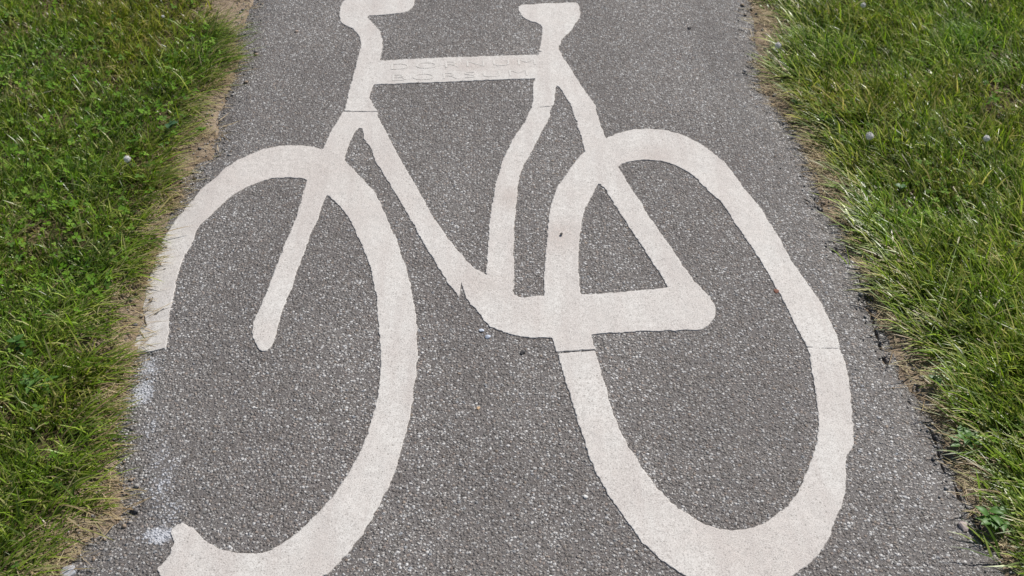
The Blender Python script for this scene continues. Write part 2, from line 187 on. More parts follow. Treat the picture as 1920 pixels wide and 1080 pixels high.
def asphalt_material():
    m, nt = new_mat('asphalt'); n = N(nt)
    tc = n('ShaderNodeTexCoord').outputs['Object']
    wob = n('ShaderNodeTexNoise', {'Vector': tc, 'Scale': 160.0, 'Detail': 2.0})
    off = n('ShaderNodeVectorMath', {0: wob.outputs['Color'], 1: (.5, .5, .5)}, operation='SUBTRACT')
    off = n('ShaderNodeVectorMath', {0: off.outputs[0], 'Scale': .004}, operation='SCALE')
    P = n('ShaderNodeVectorMath', {0: tc, 1: off.outputs[0]}, operation='ADD').outputs[0]
    def stones(scale, thr, keep, seed):
        v = n('ShaderNodeVectorMath', {0: P, 1: (seed, seed*1.7, 0)}, operation='ADD').outputs[0]
        vo = n('ShaderNodeTexVoronoi', {'Vector': v, 'Scale': scale, 'Randomness': 1.0}, voronoi_dimensions='2D')
        sep = n('ShaderNodeSeparateColor', {0: vo.outputs['Color']})
        # size differs per stone
        d = n.math('DIVIDE', vo.outputs['Distance'], n.math('ADD', n.math('MULTIPLY', sep.outputs[1], .5), .55))
        mask = n.ramp(d, [(thr*.72, 1), (thr, 0)])
        on = n.math('GREATER_THAN', sep.outputs[0], 1-keep)
        mask = n.math('MULTIPLY', mask, on)
        return mask, sep, d
    mA, sA, dA = stones(172, .60, .72, 0)
    mB, sB, dB = stones(330, .62, .68, 3.1)
    mC, sC, dC = stones(98, .36, .17, 7.7)
    big = n('ShaderNodeTexNoise', {'Vector': tc, 'Scale': 3.2, 'Detail': 4.0, 'Roughness': .6})
    mid = n('ShaderNodeTexNoise', {'Vector': tc, 'Scale': 28.0, 'Detail': 3.0, 'Roughness': .6})
    fine = n('ShaderNodeTexNoise', {'Vector': tc, 'Scale': 620.0, 'Detail': 2.0})
    edge = n('ShaderNodeAttribute', attribute_name='edge').outputs['Fac']
    paint = n('ShaderNodeAttribute', attribute_name='paint').outputs['Fac']
    tint = n.mix(n.ramp(big.outputs[0], [(.35, 0), (.65, 1)]), (.118, .103, .100), (.156, .143, .141))
    tint = n.mix(edge, tint, (.122, .119, .122))
    tint = n.mix(n.ramp(mid.outputs[0], [(.3, .25), (.7, 0)]), tint, (.07, .065, .06))
    tint = n.mix(.35, tint, n.mix(fine.outputs[0], (.020, .017, .016), (.285, .262, .254)))
    stA = n.ramp(sA.outputs[2], [(0, (.13, .115, .105)), (.25, (.22, .20, .185)), (.5, (.39, .37, .355)), (.66, (.33, .265, .225)), (.76, (.52, .505, .49)), (1, (.74, .73, .72))])
    stB = n.ramp(sB.outputs[2], [(0, (.10, .09, .08)), (.45, (.20, .182, .165)), (.8, (.43, .41, .39)), (1, (.68, .66, .635))])
    stC = n.ramp(sC.outputs[2], [(0, (.25, .24, .22)), (.4, (.36, .35, .335)), (.6, (.34, .27, .21)), (.75, (.31, .33, .36)), (1, (.58, .56, .54))])
    c = n.mix(mB, tint, stB); c = n.mix(mA, c, stA); c = n.mix(mC, c, stC)
    warm = n('ShaderNodeTexNoise', {'Vector': tc, 'Scale': 1.7, 'Detail': 5.0, 'Roughness': .65})
    c = n.mix(n.ramp(warm.outputs[0], [(.38, .30), (.6, 0)]), c, (.13, .112, .108))
    c = n.mix(n.ramp(warm.outputs[0], [(.5, 0), (.72, .30)]), c, (.27, .245, .235))
    mp = n('ShaderNodeMapping', {'Vector': tc, 'Scale': (5., .5, 1.)})
    trk = n('ShaderNodeTexNoise', {'Vector': mp.outputs[0], 'Scale': 1.0, 'Detail': 3.0})
    c = n.mix(n.ramp(trk.outputs[0], [(.4, .22), (.6, 0)]), c, (.10, .088, .083))
    # brownish and grey cloudiness (dust) over all
    c = n.mix(n.ramp(mid.outputs[0], [(.45, 0), (.75, .22)]), c, (.17, .14, .118))
    # old worn white paint left between the stones
    pn = n('ShaderNodeTexNoise', {'Vector': tc, 'Scale': 110.0, 'Detail': 6.0, 'Roughness': .8})
    pm = n.math('ADD', paint, n.math('MULTIPLY', n.math('SUBTRACT', pn.outputs[0], .5), 1.3))
    pm = n.math('ADD', pm, n.math('MULTIPLY', mA, .22))
    c = n.mix(n.ramp(pm, [(.50, 0), (.80, .85)]), c, (.56, .575, .62))
    h = n.math('ADD', n.math('MULTIPLY', mA, n.ramp(dA, [(0, 1), (.55, .3)])), n.math('MULTIPLY', mB, .5))
    h = n.math('ADD', h, n.math('MULTIPLY', mC, n.ramp(dC, [(0, 1), (.4, .3)])))
    h = n.math('ADD', h, n.math('MULTIPLY', fine.outputs[0], .5))
    bump = n('ShaderNodeBump', {'Strength': 1.0, 'Distance': .0030, 'Height': h})
    b = n('ShaderNodeBsdfPrincipled', {'Base Color': c, 'Roughness': .62, 'Normal': bump.outputs[0], 'Specular IOR Level': .35})
    o = n('ShaderNodeOutputMaterial', {0: b.outputs[0]})
    return m

def marking_material():
    m, nt = new_mat('marking_thermoplastic'); n = N(nt)
    tc = n('ShaderNodeTexCoord').outputs['Object']
    big = n('ShaderNodeTexNoise', {'Vector': tc, 'Scale': 7.0, 'Detail': 4.0, 'Roughness': .6})
    mid = n('ShaderNodeTexNoise', {'Vector': tc, 'Scale': 90.0, 'Detail': 5.0, 'Roughness': .7})
    fine = n('ShaderNodeTexNoise', {'Vector': tc, 'Scale': 480.0, 'Detail': 3.0, 'Roughness': .7})
    vo = n('ShaderNodeTexVoronoi', {'Vector': tc, 'Scale': 150.0}, voronoi_dimensions='2D')
    sep = n('ShaderNodeSeparateColor', {0: vo.outputs['Color']})
    pit = n.math('MULTIPLY', n.ramp(n.math('DIVIDE', vo.outputs['Distance'], n.math('ADD', n.math('POWER', sep.outputs[1], 3.0), .35)), [(.10, 1), (.30, 0)]), n.math('GREATER_THAN', sep.outputs[0], .6))
    c = n.mix(n.ramp(big.outputs[0], [(.4, 0), (.62, 1)]), (.60, .578, .55), (.535, .495, .465))
    st = n('ShaderNodeAttribute', attribute_name='stain').outputs['Fac']
    c = n.mix(n.math('MULTIPLY', st, n.ramp(mid.outputs[0], [(.3, 1), (.65, .5)])), c, (.37, .285, .245))
    c = n.mix(n.ramp(mid.outputs[0], [(.35, .8), (.62, 0)]), c, (.44, .415, .39))
    mp = n('ShaderNodeMapping', {'Vector': tc, 'Scale': (26., 2.2, 1.), 'Rotation': (0, 0, .06)})
    scuff = n('ShaderNodeTexNoise', {'Vector': mp.outputs[0], 'Scale': 1.0, 'Detail': 4.0, 'Roughness': .6})
    c = n.mix(n.ramp(scuff.outputs[0], [(.45, 0), (.72, .7)]), c, (.43, .385, .36))
    chip = n('ShaderNodeTexNoise', {'Vector': tc, 'Scale': 62.0, 'Detail': 5.0, 'Roughness': .75})
    c = n.mix(n.ramp(chip.outputs[0], [(.655, 0), (.69, .8)]), c, (.24, .215, .195))
    c = n.mix(n.ramp(fine.outputs[0], [(.5, 0), (.72, .6)]), c, (.72, .70, .675))
    c = n.mix(n.ramp(fine.outputs[0], [(.36, .85), (.47, 0)]), c, (.27, .25, .235))
    wear = n.ramp(n('ShaderNodeTexNoise', {'Vector': tc, 'Scale': 5.0, 'Detail': 2.0}).outputs[0], [(.4, .25), (.6, 1)])
    c = n.mix(n.math('MULTIPLY', n.math('MULTIPLY', pit, wear), .7), c, (.24, .22, .20))
    h = n.math('SUBTRACT', n.math('ADD', n.math('MULTIPLY', fine.outputs[0], .6), n.math('MULTIPLY', mid.outputs[0], 1.2)), n.math('MULTIPLY', pit, .8))
    bump = n('ShaderNodeBump', {'Strength': .5, 'Distance': .0012, 'Height': h})
    b = n('ShaderNodeBsdfPrincipled', {'Base Color': c, 'Roughness': .7, 'Normal': bump.outputs[0], 'Specular IOR Level': .3})
    n('ShaderNodeOutputMaterial', {0: b.outputs[0]})
    return m

def soil_material():
    m, nt = new_mat('soil'); n = N(nt)
    tc = n('ShaderNodeTexCoord').outputs['Object']
    a = n('ShaderNodeTexNoise', {'Vector': tc, 'Scale': 35.0, 'Detail': 8.0, 'Roughness': .7})
    f = n('ShaderNodeTexNoise', {'Vector': tc, 'Scale': 300.0, 'Detail': 4.0, 'Roughness': .7})
    far = n('ShaderNodeAttribute', attribute_name='far').outputs['Fac']
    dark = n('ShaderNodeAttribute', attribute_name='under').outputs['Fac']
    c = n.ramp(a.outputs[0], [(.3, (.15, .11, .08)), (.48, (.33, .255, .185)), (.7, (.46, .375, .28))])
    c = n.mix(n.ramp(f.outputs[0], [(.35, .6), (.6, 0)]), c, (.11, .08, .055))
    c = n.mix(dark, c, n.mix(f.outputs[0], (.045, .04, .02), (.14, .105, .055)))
    g = n.mix(n.ramp(n('ShaderNodeTexNoise', {'Vector': tc, 'Scale': 6.0, 'Detail': 8.0, 'Roughness': .75}).outputs[0], [(.3, 0), (.7, 1)]), (.03, .055, .012), (.075, .12, .025))
    c = n.mix(far, c, g)
    bump = n('ShaderNodeBump', {'Strength': 1.0, 'Distance': .008, 'Height': n.math('ADD', a.outputs[0], n.math('MULTIPLY', f.outputs[0], .4))})
    b = n('ShaderNodeBsdfPrincipled', {'Base Color': c, 'Roughness': .95, 'Normal': bump.outputs[0], 'Specular IOR Level': .15})
    n('ShaderNodeOutputMaterial', {0: b.outputs[0]})
    return m

def leaf_material(name, trans=.35, rough=.45, spec=.35, base=None):
    m, nt = new_mat(name); n = N(nt)
    if base is None: c = n('ShaderNodeVertexColor', layer_name='col').outputs[0]
    else:
        tc = n('ShaderNodeTexCoord').outputs['Object']
        no = n('ShaderNodeTexNoise', {'Vector': tc, 'Scale': 240.0, 'Detail': 3.0})
        c = n.mix(no.outputs[0], [v*.75 for v in base], [min(.9, v*1.25) for v in base])
    b = n('ShaderNodeBsdfPrincipled', {'Base Color': c, 'Roughness': rough, 'Specular IOR Level': spec})
    if trans:
        t = n('ShaderNodeBsdfTranslucent', {'Color': c if base is not None else n.mix(.5, c, (.9, 1., .25), 'MULTIPLY')})
        mx = n('ShaderNodeMixShader', {0: trans, 1: b.outputs[0], 2: t.outputs[0]})
        n('ShaderNodeOutputMaterial', {0: mx.outputs[0]})
    else:
        n('ShaderNodeOutputMaterial', {0: b.outputs[0]})
    return m
def plain_material(name, base, var=.25, rough=.8, scale=300.):
    m, nt = new_mat(name); n = N(nt)
    tc = n('ShaderNodeTexCoord').outputs['Object']
    no = n('ShaderNodeTexNoise', {'Vector': tc, 'Scale': scale, 'Detail': 4.0})
    c = n.mix(no.outputs[0], [v*(1-var) for v in base], [min(1, v*(1+var)) for v in base])
    bump = n('ShaderNodeBump', {'Strength': .5, 'Distance': .0006, 'Height': no.outputs[0]})
    b = n('ShaderNodeBsdfPrincipled', {'Base Color': c, 'Roughness': rough, 'Normal': bump.outputs[0]})
    n('ShaderNodeOutputMaterial', {0: b.outputs[0]})
    return m
M_ASPH = asphalt_material(); M_MARK = marking_material(); M_SOIL = soil_material()
M_GRASS = leaf_material('grass_blades', .42, .36, .48); M_STRAW = leaf_material('dry_straw', .2, .6, .25)
M_CLOVER = leaf_material('clover_green', .35, .7, .2)
M_PETAL = leaf_material('white_petals', .25, .7, .2, (.96, .90, .84))
M_STEM = leaf_material('stem_green', .2, .5, .3, (.10, .15, .05))

# ---------------------------------------------------------------- the path surface
def z_path(x, y):
    return .0045*fbm(x*2.2, y*2.2, 5, 2) + .0012*fbm(x*14, y*14, 9, 2)
def line_x(line, y):
    pts = sorted([(p[1], p[0]) for p in line]); return np.interp(y, [p[0] for p in pts], [p[1] for p in pts])
def extend(line):
    far = max(line, key=lambda p: p[1]); near = min(line, key=lambda p: p[1])
    l = sorted(line, key=lambda p: p[1])
    return [[near[0]+(near[0]-far[0])*0, -30.0]] + l + [[far[0]-.98, 60.0]]
PL, PR, GL, GR = (extend(D[k]) for k in ('path_left', 'path_right', 'grass_left', 'grass_right'))
path_poly = sorted(PL, key=lambda p: p[1]) + sorted(PR, key=lambda p: -p[1])
def path_field(X, Y):
    f = poly_sdf(X, Y, path_poly)
    f = f + .008*fbm(X*45, Y*45, 21, 3) + .010*fbm(X*9, Y*9, 31, 2) + (.012*np.clip(fbm(X*24, Y*24, 25, 2)*2.2, -1, 1)+.006*vn(X*85, Y*85, 27))*(X > 0)
    f = np.minimum(f, poly_sdf(X, Y, D['front_outer'])-.006+.003*fbm(X*60, Y*60, 33, 2))
    for ck, w in (('crack_a', .0032), ('crack_b', .0022), ('crack_c', .0016), ('crack_d', .0014), ('crack_e', .0014), ('crack_f', .0018)):
        d = np.full(X.shape, 1e9); p = D[ck]
        for a, b in zip(p[:-1], p[1:]): d = np.minimum(d, seg_dist(X, Y, a, b))
        f = np.maximum(f, w + .004*fbm(X*60, Y*60, 41, 2) - d)
    return f
def grow(a, b, step, lim, k=1.12):
    """fine between a and b, widening outwards to the limits"""
    mid = list(np.arange(a, b, step)); lo = []; s = step; v = a
    while v > lim[0]: s *= k; v -= s; lo.append(v)
    hi = []; s = step; v = mid[-1]
    while v < lim[1]: s *= k; v += s; hi.append(v)
    return np.array(lo[::-1]+mid+hi)
xs = grow(-1.15, 1.15, .005, (-1.6, 1.6), 1.3); ys = grow(.85, 3.4, .005, (-20, 45), 1.06)
X, Y = np.meshgrid(xs, ys, indexing='ij')
F0 = path_field(X, Y)
V2, quads, polys, walls, _, _, _ = march(xs, ys, F0)
def drop(x, y):
    l = line_x(PL, y); r = line_x(PR, y); e = np.minimum(x-l, r-x)
    return e, -.012*np.clip(1-e/.10, 0, 1)**2
e, dz = drop(V2[:, 0], V2[:, 1])
crumb = np.clip(1-e/.09, 0, 1)
zt = z_path(V2[:, 0], V2[:, 1]) + dz + crumb*(.0055*fbm(V2[:, 0]*55, V2[:, 1]*55, 61, 3) - .008*np.clip(fbm(V2[:, 0]*38, V2[:, 1]*38, 65, 2)*3-.4, 0, 1)*(V2[:, 0] > 0))
PAINT_X = (.032, .030, .034, .034, .03, .03, .028, .03)
PAINT_Y = (.06, .045, .10, .020, .05, .03, .09, .08)
PAINT_S = (.66, .95, .52, 1.0, .50, .6, .46, .48)
paint = np.zeros(len(V2))
for (px, py), rx, ry, s_ in zip(D['paint'], PAINT_X, PAINT_Y, PAINT_S):
    paint = np.maximum(paint, s_*np.exp(-(((V2[:, 0]-px)/rx)**2 + ((V2[:, 1]-py)/ry)**2)))
edge = np.clip(1-(e-.02)/.22, 0, 1)**.8 + .15*fbm(V2[:, 0]*5, V2[:, 1]*5, 3, 2); edge = np.clip(edge, 0, 1)
nv = len(V2)
wv = sorted({v for w in walls for v in w}); wm = {v: nv+i for i, v in enumerate(wv)}
Vt = np.column_stack([V2, zt]); Vb = Vt[wv].copy(); Vb[:, 2] -= .035
wq = [(a, wm[a], wm[b], b) for a, b in walls]
allq = np.concatenate([quads, np.array(wq)])
pi = np.concatenate([np.arange(nv), wv])
asph = mesh_np('asphalt_path', np.concatenate([Vt, Vb]), faces4=allq, poly=polys, mats=[M_ASPH], attrs={'paint': paint[pi], 'edge': edge[pi]})
tag(asph, 'grey asphalt cycle path with crumbling edges running between two lawns', 'path', kind='structure')

# ---------------------------------------------------------------- ground
gx = grow(-1.5, 1.6, .012, (-220, 220), 1.15); gy = grow(.7, 3.8, .012, (-220, 300), 1.15)
GX, GY = np.meshgrid(gx, gy, indexing='ij')
def z_ground(x, y):
    l = line_x(PL, y); r = line_x(PR, y)
    e = np.minimum(x-l, r-x)
    base = np.where(e > .012, np.where(e < .16, z_path(x, y)+drop(x, y)[1]-.0085, -.030), -.009)
    t = np.clip(-e/.5, 0, 1)
    return base + np.where(e > .012, 0, .003*fbm(x*30, y*30, 77, 3) + .012*t + .006*t*fbm(x*4, y*4, 78, 2))
Zg = z_ground(GX, GY)
I = np.arange(GX.size).reshape(GX.shape)
gq = np.stack([I[:-1, :-1].ravel(), I[1:, :-1].ravel(), I[1:, 1:].ravel(), I[:-1, 1:].ravel()], 1)
rad = np.hypot(GX, GY-2).ravel()
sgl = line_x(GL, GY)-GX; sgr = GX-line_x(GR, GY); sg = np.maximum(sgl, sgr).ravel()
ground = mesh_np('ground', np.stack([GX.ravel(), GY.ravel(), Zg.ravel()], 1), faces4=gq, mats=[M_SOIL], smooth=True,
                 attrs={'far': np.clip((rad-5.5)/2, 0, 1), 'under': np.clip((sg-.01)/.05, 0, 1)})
tag(ground, 'pale dry soil showing beside the path and under the lawn', 'ground', kind='structure')

# ---------------------------------------------------------------- the painted bicycle
mx_ = np.arange(-.80, .80, .003); my_ = np.arange(.98, 3.22, .003)
X, Y = np.meshgrid(mx_, my_, indexing='ij')
def pf(k, n=1): return poly_sdf(X, Y, chaikin(D[k], n))
front = pf('front_outer'); rear = np.maximum(pf('rear_outer', 2), -pf('rear_inner', 2))
handle = pf('handlebar', 1); saddle = pf('saddle', 1); fork = pf('fork', 1)
frame = pf('head', 0)
for k in ('toptube', 'downtube', 'seattube', 'seatstay', 'chainstay'): frame = np.minimum(frame, pf(k, 0 if k != 'chainstay' else 1))
cuts = -pf('wedge', 0)
stack = [frame, front, rear, fork, handle, saddle]
U = np.minimum.reduce(stack)
U = U + .0016*fbm(X*38, Y*38, 99, 2) + (.0013+.0016*np.clip(fbm(X*12, Y*12, 97, 2)*1.5+.4, 0, 1))*fbm(X*95, Y*95, 101, 2) + .0014*fbm(X*240, Y*240, 111, 2)
sm = D['seams']
for (a, b), w in zip(zip(sm[0::2], sm[1::2]), (.0019, .0016, .0028, .0011)):
    U = np.maximum(U, w*(1+.7*fbm(X*90, Y*90, 121, 2)) - seg_dist(X, Y, a, b))
U = np.maximum(U, cuts)
c4 = [(s[:-1, :-1]+s[1:, :-1]+s[1:, 1:]+s[:-1, 1:])/4 for s in stack]
lab = np.argmin(np.stack(c4), 0)
# the frame keeps the crossings with the wheels, handlebar and fork
lab = np.where(c4[0] < 0, 0, lab)
V2, quads, polys, walls, ql, pl, wl = march(mx_, my_, U, lab)
e, dz = drop(V2[:, 0], V2[:, 1])
zz = z_path(V2[:, 0], V2[:, 1]) + dz + .0016 + .0004*fbm(V2[:, 0]*60, V2[:, 1]*60, 131, 2)
bike = empty('bicycle_marking', (0, 2.0, 0))
tag(bike, 'large worn white bicycle symbol laid on the grey asphalt path, stretched along it', 'road marking')
def stain_at(P):
    s = np.zeros(len(P))
    for (px, py), a, rx, ry in zip(D['stains'], (.8, .8, .9, .7, .8, .7, .4, .5), (.06, .05, .03, .06, .05, .06, .3, .1), (.03, .03, .05, .05, .06, .05, .2, .1)):
        s = np.maximum(s, a*np.exp(-((P[:, 0]-px)/rx)**2-((P[:, 1]-py)/ry)**2))
    return s
names = ['frame', 'front_wheel', 'rear_wheel', 'fork', 'handlebar', 'saddle']
pl = np.array(pl); wl = np.array(wl)
parts = {}
for k, nm in enumerate(names):
    q = quads[ql == k]; p = [polys[i] for i in np.flatnonzero(pl == k)]; w = [walls[i] for i in np.flatnonzero(wl == k)]
    used = np.unique(np.concatenate([q.ravel(), np.array([i for a in p for i in a], dtype=np.int64)]))
    mp = {int(v): i for i, v in enumerate(used)}
    lut = np.zeros(len(V2), np.int64); lut[used] = np.arange(len(used))
    Vt = np.column_stack([V2[used], zz[used]]); Vt[:, 1] -= 2.0
    wv = sorted({v for a in w for v in a}); wm = {v: len(used)+i for i, v in enumerate(wv)}
    Vb = Vt[[mp[v] for v in wv]].copy(); Vb[:, 2] -= .005
    stn = stain_at(V2[used]); stn = np.concatenate([stn, stn[[mp[v] for v in wv]]])
    parts[nm] = mesh_np(nm, np.concatenate([Vt, Vb]), faces4=np.concatenate([lut[q], np.array([(mp[a], wm[a], wm[b], mp[b]) for a, b in w])]),
                        poly=[[mp[v] for v in a] for a in p], mats=[M_MARK], parent=bike, attrs={'stain': stn})
tag(parts['front_wheel'], 'front wheel ring broken off where it meets the left path edge')
# faint worn letters on the top tube
M_LET = plain_material('worn_letters', (.53, .505, .475), .3, .8, 200.)
M_LET.node_tree.nodes
def letters(txt, x, y, rz, size, wd):
    cu = bpy.data.curves.new('lettering', 'FONT'); cu.body = txt; cu.size = size; cu.offset = -.0008; cu.space_character = 1.25
    o = bpy.data.objects.new('lettering', cu); COL.objects.link(o)
    bpy.context.view_layer.update()
    me = bpy.data.meshes.new_from_object(o.evaluated_get(bpy.context.evaluated_depsgraph_get()))
    COL.objects.unlink(o); bpy.data.objects.remove(o)
    xs_ = [v.co.x for v in me.vertices]; sc = wd/(max(xs_)-min(xs_))
    for v in me.vertices:
        v.co.x *= sc; wx, wy = x+v.co.x*math.cos(rz)-v.co.y*math.sin(rz), y+v.co.x*math.sin(rz)+v.co.y*math.cos(rz)
        v.co.z = float(z_path(np.array([wx]), np.array([wy]))[0])
    o = bpy.data.objects.new('lettering', me); COL.objects.link(o); me.materials.append(M_LET)
    o.parent = parts['frame']; o.location = (x, y-2.0, .0016+.00078); o.rotation_euler = (0, 0, rz)
    return o
LS = D['letters']
for txt, a, b in (('DORNUM', LS[0], LS[1]), ('BORSUM', LS[2], LS[3])):
    letters(txt, a[0], a[1], math.atan2(b[1]-a[1], b[0]-a[0]), .046, math.hypot(b[0]-a[0], b[1]-a[1]))

# ---------------------------------------------------------------- grass
def in_grass(x, y):
    """distance into the lawn (positive inside) and side (-1 left, +1 right)"""
    a = line_x(GL, y)-x; b = x-line_x(GR, y)
    return np.where(a > b, a, b), np.where(a > b, -1., 1.)
def blades(bx, by, bz, h, w, az, lean, curl, twist, col, segs=3):
    """each blade: a tapering curved strip; returns V, quads, tris, cols"""
    n = len(bx); ts = np.linspace(0, 1, segs+1)
    dx, dy = np.cos(az), np.sin(az)
    sx, sy = -np.sin(az+twist), np.cos(az+twist)
    rows = []
    for t in ts[:-1]:
        ang = lean + curl*t
        # integrate a constant-curvature arc
        a0 = lean; k = np.where(np.abs(curl) < 1e-3, 1e-3, curl)
        hor = h*(np.cos(a0)-np.cos(a0+k*t))/k; ver = h*(np.sin(a0+k*t)-np.sin(a0))/k
        ww = w*(1-.75*t**2)*(.75+.5*min(t*3, 1)*.5)
        for sgn in (-1, 1):
            rows.append(np.stack([bx+dx*hor+sgn*sx*ww/2, by+dy*hor+sgn*sy*ww/2, bz+ver], 1))
    hor = h*(np.cos(lean)-np.cos(lean+k))/k; ver = h*(np.sin(lean+k)-np.sin(lean))/k
    rows.append(np.stack([bx+dx*hor, by+dy*hor, bz+ver], 1))
    V = np.stack(rows, 1); m = V.shape[1]
    base = (np.arange(n)*m)[:, None]
    q = np.concatenate([base+np.array([[2*s, 2*s+1, 2*s+3, 2*s+2]]) for s in range(segs-1)])
    t3 = base+np.array([[2*segs-2, 2*segs-1, 2*segs]])
    C = np.repeat(col[:, None, :], m, 1)
    return V.reshape(-1, 3), q, t3, np.concatenate([C.reshape(-1, 3), np.ones((n*m, 1))], 1)
PAL = np.array([(.130, .222, .014), (.182, .290, .022), (.250, .355, .036), (.075, .132, .011), (.345, .405, .080), (.148, .217, .040), (.40, .39, .15)])
DRY = np.array([(.46, .35, .20), (.58, .47, .30), (.36, .26, .15), (.40, .36, .18)])
def scatter(n, x0, x1, y0, y1):
    x = rng.uniform(x0, x1, n); y = rng.uniform(y0, y1, n); return x, y
dead = np.array(D['dead'])
def lawn(n, box, hs=1., ws=1., skip=None):
    x, y = scatter(n, *box)
    d, side = in_grass(x, y)
    jag = .020*fbm(x*12, y*12, 201, 2)+.012*fbm(x*40, y*40, 202, 2)
    jag = jag+.012*fbm(x*90, y*90, 203, 2)+.008
    jag = np.where(fbm(x*22, y*22, 209, 2) > .42, jag+.035, jag)
    keep = d+jag > .004
    # thinner cover near the edge
    keep &= rng.random(n) < np.clip(.15+(d+jag)/.10, 0, 1)
    clump = fbm(x*16, y*16, 205, 2)
    keep &= rng.random(n) < np.clip(.95+clump*1.3, .25, 1)
    if skip: keep &= ~((x > skip[0]) & (x < skip[1]) & (y > skip[2]) & (y < skip[3]))
    deadm = np.zeros(n)
    for k, (px, py) in enumerate(dead): deadm = np.maximum(deadm, np.exp(-((x-px)**2+(y-py)**2)/(.055 if k != 6 else .03)**2))
    keep &= rng.random(n) < 1-.55*deadm
    x, y, d, side, deadm, clump = (a[keep] for a in (x, y, d, side, deadm, clump)); n = len(x)
    edge_long = np.exp(-(d/.10)**2)
    tuft = fbm(x*7, y*7, 207, 2)
    right = side > 0
    h = (.026+.020*rng.random(n))*(1+.40*tuft)*np.where(right, 1.25, 1.)
    longb = rng.random(n) < np.where(right, .22, .10)+.18*edge_long*np.clip(.2+tuft*1.5, 0, 1)
    h = np.where(longb, h*rng.uniform(1.3, 2.1, n), h)*hs
    w = np.where(right, rng.uniform(.0022, .0050, n), rng.uniform(.0018, .0044, n))*ws
    lean = np.abs(rng.normal(.25, .28, n)); curl = rng.uniform(.2, 1.3, n)
    # combed direction: towards the path, varying in tufts; right lawn also points away from the viewer
    pref = np.where(right, math.pi*.86, -.02) + .75*fbm(x*5, y*5, 211, 2) + .5*fbm(x*16, y*16, 212, 2)
    az = rng.uniform(0, 2*math.pi, n)
    follow = rng.random(n) < np.where(right, .55, .45)+.4*edge_long
    az = np.where(follow, pref+rng.normal(0, .45, n), az)
    lean = np.where(follow, lean+.15+.22*edge_long, lean)
    ci = rng.integers(0, len(PAL), n); tone = fbm(x*4, y*4, 224, 3)
    col = PAL[ci]*(1.04+.35*fbm(x*9, y*9, 221, 3))[:, None]*np.stack([1.04+.28*tone, 1+0*tone, 1.1-.1*tone], 1)*rng.uniform(.5, 1.45, (n, 1))*np.where(right, 1.14, 1.04)[:, None]
    yel = rng.random(n)
    isdry = yel < .035+.5*deadm+.09*edge_long+.16*np.clip(fbm(x*13, y*13, 223, 2)*2-.3, 0, 1)
    col[isdry] = DRY[rng.integers(0, 4, int(isdry.sum()))]*rng.uniform(.6, 1.1, (int(isdry.sum()), 1))
    lean = np.where(isdry, lean+.5, lean); h = np.where(isdry, h*.8, h)
    lean = np.clip(lean, 0, 1.45); curl = np.minimum(curl, 1.75-lean)
    return blades(x, y, z_ground(x, y)-.002, h, w, az, lean, curl, rng.uniform(-.6, .6, n), col)
def join(*bl):
    o = 0; V = []; Q = []; T = []; C = []
    for v, q, t, c in bl: V.append(v); Q.append(q+o); T.append(t+o); C.append(c); o += len(v)
    return np.concatenate(V), np.concatenate(Q), np.concatenate(T), np.concatenate(C)
near_box = (-1.55, 1.65, .75, 3.75)
b1 = lawn(500000, near_box)
b2 = lawn(330000, (-7, 7, -4, 9.5), 1.15, 2.6, near_box)
V, Q, T, C = join(b1, b2)
g = mesh_np('grass', V, faces3=T, faces4=Q, mats=[M_GRASS], col=C)
tag(g, 'short green lawn grass leaning over both edges of the path', 'grass', kind='stuff')

# long blades that hang over the path edge
def fringe(n, side):
    line = GL if side < 0 else GR
    y = rng.uniform(.8, 3.6, n)
    if side < 0:
        pk = np.clip(.12+.7*fbm(y*9, y*0, 301, 2), .03, 1)
    else: pk = np.clip(.08+.7*fbm(y*8, y*0+4, 302, 2), .02, 1)
    for (qx, qy) in D['tufts']:
        if qx*side > 0: pk = np.maximum(pk, np.exp(-((y-qy)/.04)**2))
    y = y[rng.random(n) < pk]; n = len(y)
    x = line_x(line, y) + side*rng.uniform(-.004, .07, n)
    h = rng.uniform(.04, .115, n)*np.where((y > 2.55) & (side < 0), 1.3, 1.); w = rng.uniform(.0022, .0042, n)
    az = np.where(side < 0, .10, math.pi*.93)+rng.normal(0, .42, n)+.6*fbm(y*14, y*0+9, 303, 2)
    lean = rng.uniform(.75, 1.25, n); curl = np.minimum(rng.uniform(.2, .8, n), 1.60-lean)
    col = PAL[rng.integers(0, len(PAL), n)]*rng.uniform(.7, 1.25, (n, 1))
    dry = rng.random(n) < .16
    col[dry] = DRY[rng.integers(0, 4, int(dry.sum()))]*.9
    return blades(x, y, z_ground(x, y), h, w, az, lean, curl, rng.uniform(-.4, .4, n), col, 5)
V, Q, T, C = join(fringe(2900, -1), fringe(2500, 1))
g = mesh_np('overhanging_grass', V, faces3=T, faces4=Q, mats=[M_GRASS], col=C)
tag(g, 'long loose grass blades fringing the path edges', 'grass', kind='stuff')

